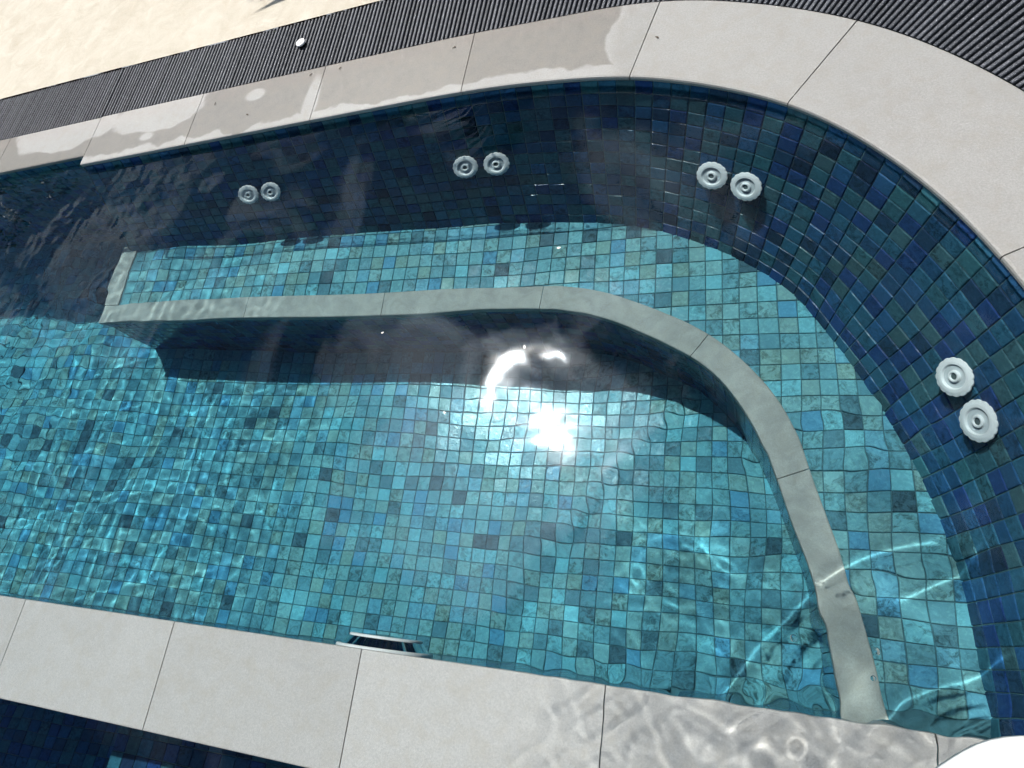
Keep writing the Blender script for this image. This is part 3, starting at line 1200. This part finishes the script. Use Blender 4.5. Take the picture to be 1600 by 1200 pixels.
FM = [frond_mesh(1.75, 0.95), frond_mesh(1.6, 1.25), frond_mesh(1.9, 1.1)]
for k in range(15):
    o = link('frond', FM[k % 3], M_LEAF, palm)
    o.location = (0, 0, 1.22)
    o.rotation_euler = (0, random.uniform(-0.45, 0.25), 2 * math.pi * k / 15 + random.uniform(-.15, .15))

# ------------------------------------------------------------------ the person on the ledge: white skirt hem and one toe reach into the corner
M_SKIN = plain('skin', (0.52, 0.30, 0.21), 0.5, 0.4, var=0.08, scale=20)
M_CLOTH = plain('white_cotton', (0.84, 0.84, 0.83), 0.85, 0.2, var=0.03, scale=60)
M_HAIR = plain('dark_hair', (0.03, 0.02, 0.015), 0.5)
M_EYE = plain('eye', (0.05, 0.03, 0.02), 0.2)
M_NAIL = plain('nail', (0.45, 0.18, 0.16), 0.25)
PX, PY, PZ = 1.222, -0.212, Z_LEDGE
fwd = np.array([-0.50, 0.866])
rgt = np.array([0.866, 0.50])


def pp(f, r, z):
    q = np.array([PX, PY]) + fwd * f + rgt * r
    return (q[0], q[1], PZ + z)


SV, SR, SE = [], [], []


def vtx(p, r, parent=None):
    SV.append(p)
    SR.append(r)
    if parent is not None:
        SE.append((parent, len(SV) - 1))
    return len(SV) - 1


pel = vtx(pp(0, 0, 0.90), 0.125)
wst = vtx(pp(0, 0, 1.05), 0.105, pel)
chs = vtx(pp(0.01, 0, 1.22), 0.12, wst)
shc = vtx(pp(0, 0, 1.335), 0.085, chs)
nck = vtx(pp(0.01, 0, 1.41), 0.05, shc)
chn = vtx(pp(0.035, 0, 1.455), 0.062, nck)
hd1 = vtx(pp(0.03, 0, 1.53), 0.078, chn)
hd2 = vtx(pp(0.015, 0, 1.585), 0.062, hd1)
nose = vtx(pp(0.112, 0, 1.512), 0.010, hd1)
for sgn in (-1, 1):
    hip = vtx(pp(0, sgn * 0.085, 0.84), 0.09, pel)
    kne = vtx(pp(0.02, sgn * 0.085, 0.46), 0.055, hip)
    clf = vtx(pp(-0.03, sgn * 0.085, 0.32), 0.05, kne)
    ank = vtx(pp(-0.065, sgn * 0.085, 0.085), 0.033, clf)
    hel = vtx(pp(-0.10, sgn * 0.085, 0.032), 0.030, ank)
    ins = vtx(pp(0.015, sgn * 0.085, 0.04), 0.033, ank)
    bal = vtx(pp(0.07, sgn * 0.09, 0.024), 0.028, ins)
    for q, (dr, ln, rr) in enumerate(((-0.026, 0.050, 0.0115), (-0.006, 0.052, 0.0085), (0.010, 0.045, 0.008), (0.024, 0.036, 0.0075), (0.036, 0.025, 0.007))):
        t1 = vtx(pp(0.083, sgn * (0.09 + dr), 0.014), rr, bal)
        t2 = vtx(pp(0.083 + ln * 0.6, sgn * (0.09 + dr * 1.05), 0.013), rr, t1)
        t3 = vtx(pp(0.083 + ln, sgn * (0.09 + dr * 1.05), 0.010), rr * 0.8, t2)
    shl = vtx(pp(0, sgn * 0.165, 1.315), 0.052, shc)
    elb = vtx(pp(-0.09, sgn * 0.205, 1.06), 0.038, shl)
    wri = vtx(pp(-0.12, sgn * 0.215, 0.83), 0.025, elb)
    plm = vtx(pp(-0.115, sgn * 0.212, 0.765), 0.030, wri)
    th = vtx(pp(-0.085, sgn * 0.200, 0.765), 0.010, plm)
    vtx(pp(-0.070, sgn * 0.195, 0.735), 0.008, th)
    for q in range(4):
        f0 = -0.148 + 0.017 * q
        a1 = vtx(pp(f0 + 0.008, sgn * 0.222, 0.725), 0.0085, plm)
        a2 = vtx(pp(f0 + 0.016, sgn * 0.215, 0.695 - (0.004 if q in (1, 2) else 0)), 0.008, a1)
        vtx(pp(f0 + 0.016, sgn * 0.205, 0.668 - (0.006 if q in (1, 2) else 0)), 0.0065, a2)
person = empty('person', (PX, PY, PZ), 'person in white standing barefoot on the ledge, skirt hem in the bottom right corner', 'person')
me = bpy.data.meshes.new('body')
me.from_pydata([(a_ - PX, b_ - PY, c_ - PZ) for a_, b_, c_ in SV], SE, [])
body = link('body', me, M_SKIN, person)
md = body.modifiers.new('skin', 'SKIN')
md.use_smooth_shade = True
for i, r in enumerate(SR):
    me.skin_vertices[0].data[i].radius = (r, r)
    me.skin_vertices[0].data[i].use_root = (i == 0)
ms = body.modifiers.new('sub', 'SUBSURF')
ms.levels = 1
ms.render_levels = 2


def cloth(name, rings, mat, folds=0.0, nf=11):
    V, F = [], []
    n = 96
    for (f, z, rx, ry) in rings:
        for k in range(n):
            a = 2 * math.pi * k / n
            w = 1 + folds * math.sin(nf * a) * max(0, (0.95 - z)) + folds * 0.5 * math.sin(5 * a + 1) * max(0, (0.95 - z))
            q = fwd * (f + rx * math.cos(a) * w) + rgt * (ry * math.sin(a) * w)
            V.append((q[0], q[1], z))
    for i in range(len(rings) - 1):
        for k in range(n):
            k2 = (k + 1) % n
            F.append((i * n + k, i * n + k2, (i + 1) * n + k2, (i + 1) * n + k))
    o = link(name, mesh(name, V, F, True), mat, person)
    md = o.modifiers.new('solid', 'SOLIDIFY')
    md.thickness = 0.004
    return o


cloth('skirt', [(0.0, 0.385, 0.247, 0.247), (0.0, 0.40, 0.247, 0.247), (0, 0.55, 0.215, 0.22), (0, 0.75, 0.165, 0.185), (0, 0.90, 0.155, 0.175), (0, 1.03, 0.118, 0.135)], M_CLOTH, 0.012)
cloth('top', [(0, 0.98, 0.132, 0.150), (0, 1.05, 0.124, 0.140), (0.01, 1.20, 0.138, 0.165), (0.01, 1.30, 0.115, 0.175), (0.005, 1.365, 0.085, 0.125)], M_CLOTH)
# hair, eyes, mouth, toe nail
V, F = lathe([(0.0, 0.098), (0.04, 0.092), (0.075, 0.065), (0.092, 0.02), (0.090, -0.04), (0.080, -0.13), (0.06, -0.2)], 40)
hv = []
for (x, y, z) in V:
    a = math.atan2(y, x)
    front = max(0, math.cos(a))
    zz_ = z if front < 0.45 else max(z, 0.035)
    q = fwd * (x - 0.012) + rgt * y
    hv.append((q[0], q[1], 1.545 + zz_))
link('hair', mesh('hair', hv, F, True), M_HAIR, person)
for sgn in (-1, 1):
    V, F = lathe([(0.0, 0.006), (0.008, 0.004), (0.010, 0.0), (0.008, -0.004), (0.0, -0.006)], 16)
    q = fwd * 0.100 + rgt * sgn * 0.031
    o = link('eye', mesh('eye', V, F, True), M_EYE, person)
    o.location = (q[0], q[1], 1.53)
q = fwd * 0.096
V, F = lathe([(0.0, 0.004), (0.018, 0.002), (0.02, 0.0), (0.018, -0.003), (0.0, -0.004)], 20)
o = link('mouth', mesh('mouth', V, F, True), M_NAIL, person)
o.location = (q[0], q[1], 1.472)
o.scale = (1, 1, 1)
for sgn in (-1, 1):
    q = fwd * 0.125 + rgt * sgn * 0.0627
    V, F = lathe([(0.0, 0.002), (0.006, 0.0015), (0.007, 0.0)], 16)
    o = link('toe_nail', mesh('toe_nail', V, F, True), M_NAIL, person)
    o.location = (q[0], q[1], 0.0215)

# ------------------------------------------------------------------ leafy shrub left of the deck, mirrored in the water
shrub = empty('garden_shrub', (-4.75, 3.15, 0.03), 'dark leafy shrub mirrored in the water at the far left', 'shrub')
V, F = [], []
rr_ = random.Random(5)
for k in range(9):
    a = 2 * math.pi * k / 9 + rr_.uniform(-.3, .3)
    top = np.array([math.cos(a) * rr_.uniform(.2, .5), math.sin(a) * rr_.uniform(.2, .5), rr_.uniform(.7, 1.2)])
    i0 = len(V)
    for z_, w in ((np.zeros(3), 0.02), (top * 0.5 + np.array((0, 0, .1)), 0.014), (top, 0.006)):
        for q in range(5):
            b = 2 * math.pi * q / 5
            V.append(z_ + np.array((math.cos(b) * w, math.sin(b) * w, 0)))
    for lv in range(2):
        for q in range(5):
            F.append((i0 + lv * 5 + q, i0 + lv * 5 + (q + 1) % 5, i0 + lv * 5 + 5 + (q + 1) % 5, i0 + lv * 5 + 5 + q))
link('stems', mesh('stems', V, F), M_BARK, shrub)
V, F = [], []
for k in range(2600):
    d = np.array([rr_.gauss(0, 1), rr_.gauss(0, 1), rr_.gauss(0, 1)])
    d /= np.linalg.norm(d)
    lump = 1 + 0.25 * math.sin(5 * d[0] + 3 * d[2]) + 0.2 * math.sin(7 * d[1] + 2)
    p = np.array((0, 0, .8)) + d * np.array((.72, .72, .68)) * lump * rr_.random() ** 0.35
    ax = np.array([rr_.gauss(0, 1), rr_.gauss(0, 1), rr_.gauss(0, .6)])
    ax /= np.linalg.norm(ax)
    sd = np.cross(ax, (0, 0, 1.0))
    sd = sd / (np.linalg.norm(sd) + 1e-6)
    l_, w_ = rr_.uniform(.05, .10), rr_.uniform(.012, .022)
    i0 = len(V)
    V += [p - ax * l_ / 2, p + sd * w_, p + ax * l_ / 2 + np.array((0, 0, -.015)), p - sd * w_]
    F.append((i0, i0 + 1, i0 + 2, i0 + 3))
link('foliage', mesh('foliage', V, F), M_LEAF, shrub)

# ------------------------------------------------------------------ dry leaf bits on the coping
M_BIT = plain('dry_leaf', (0.10, 0.075, 0.05), 0.8)
for (x, y), lab in (((-1.02, 1.79), 'dry leaf bit on the coping slab nearest the left pale patch'),
                    ((-0.83, 1.70), 'dry leaf bit below the pale spot on the damp slab'),
                    ((-0.60, 1.835), 'dry leaf bit just left of the joint behind the cap'),
                    ((-0.475, 1.835), 'dry leaf bit just right of the joint behind the cap'),
                    ((-0.02, 1.815), 'dry leaf bit beside the joint on the widest damp slab'),
                    ((0.63, 1.67), 'dry leaf bit alone on the dry slab at the bend')):
    V = []
    r0 = random.Random(int((x + 5) * 1000))
    n = 7
    for k in range(n):
        u = k / (n - 1)
        w = 0.0022 * math.sin(math.pi * min(1, u * 0.9 + 0.1)) + 0.0004
        cx, cyy, cz = 0.011 * u, 0.006 * u * u, 0.0008 + 0.002 * math.sin(math.pi * u)
        V += [(cx, cyy - w, cz), (cx, cyy + w, cz), (cx, cyy, cz + 0.0012)]
    F = []
    for k in range(n - 1):
        for i in range(3):
            F.append((k * 3 + i, k * 3 + (i + 1) % 3, k * 3 + 3 + (i + 1) % 3, k * 3 + 3 + i))
    F += [(2, 1, 0), (n * 3 - 3, n * 3 - 2, n * 3 - 1)]
    o = link('leaf_bit', mesh('leaf_bit', V, F), M_BIT, None, None, lab, 'leaf', 'dry leaf bits on the coping')
    o.location = (x, y, 0.0302)
    o.rotation_euler = (0, 0, r0.uniform(0, 6.28))
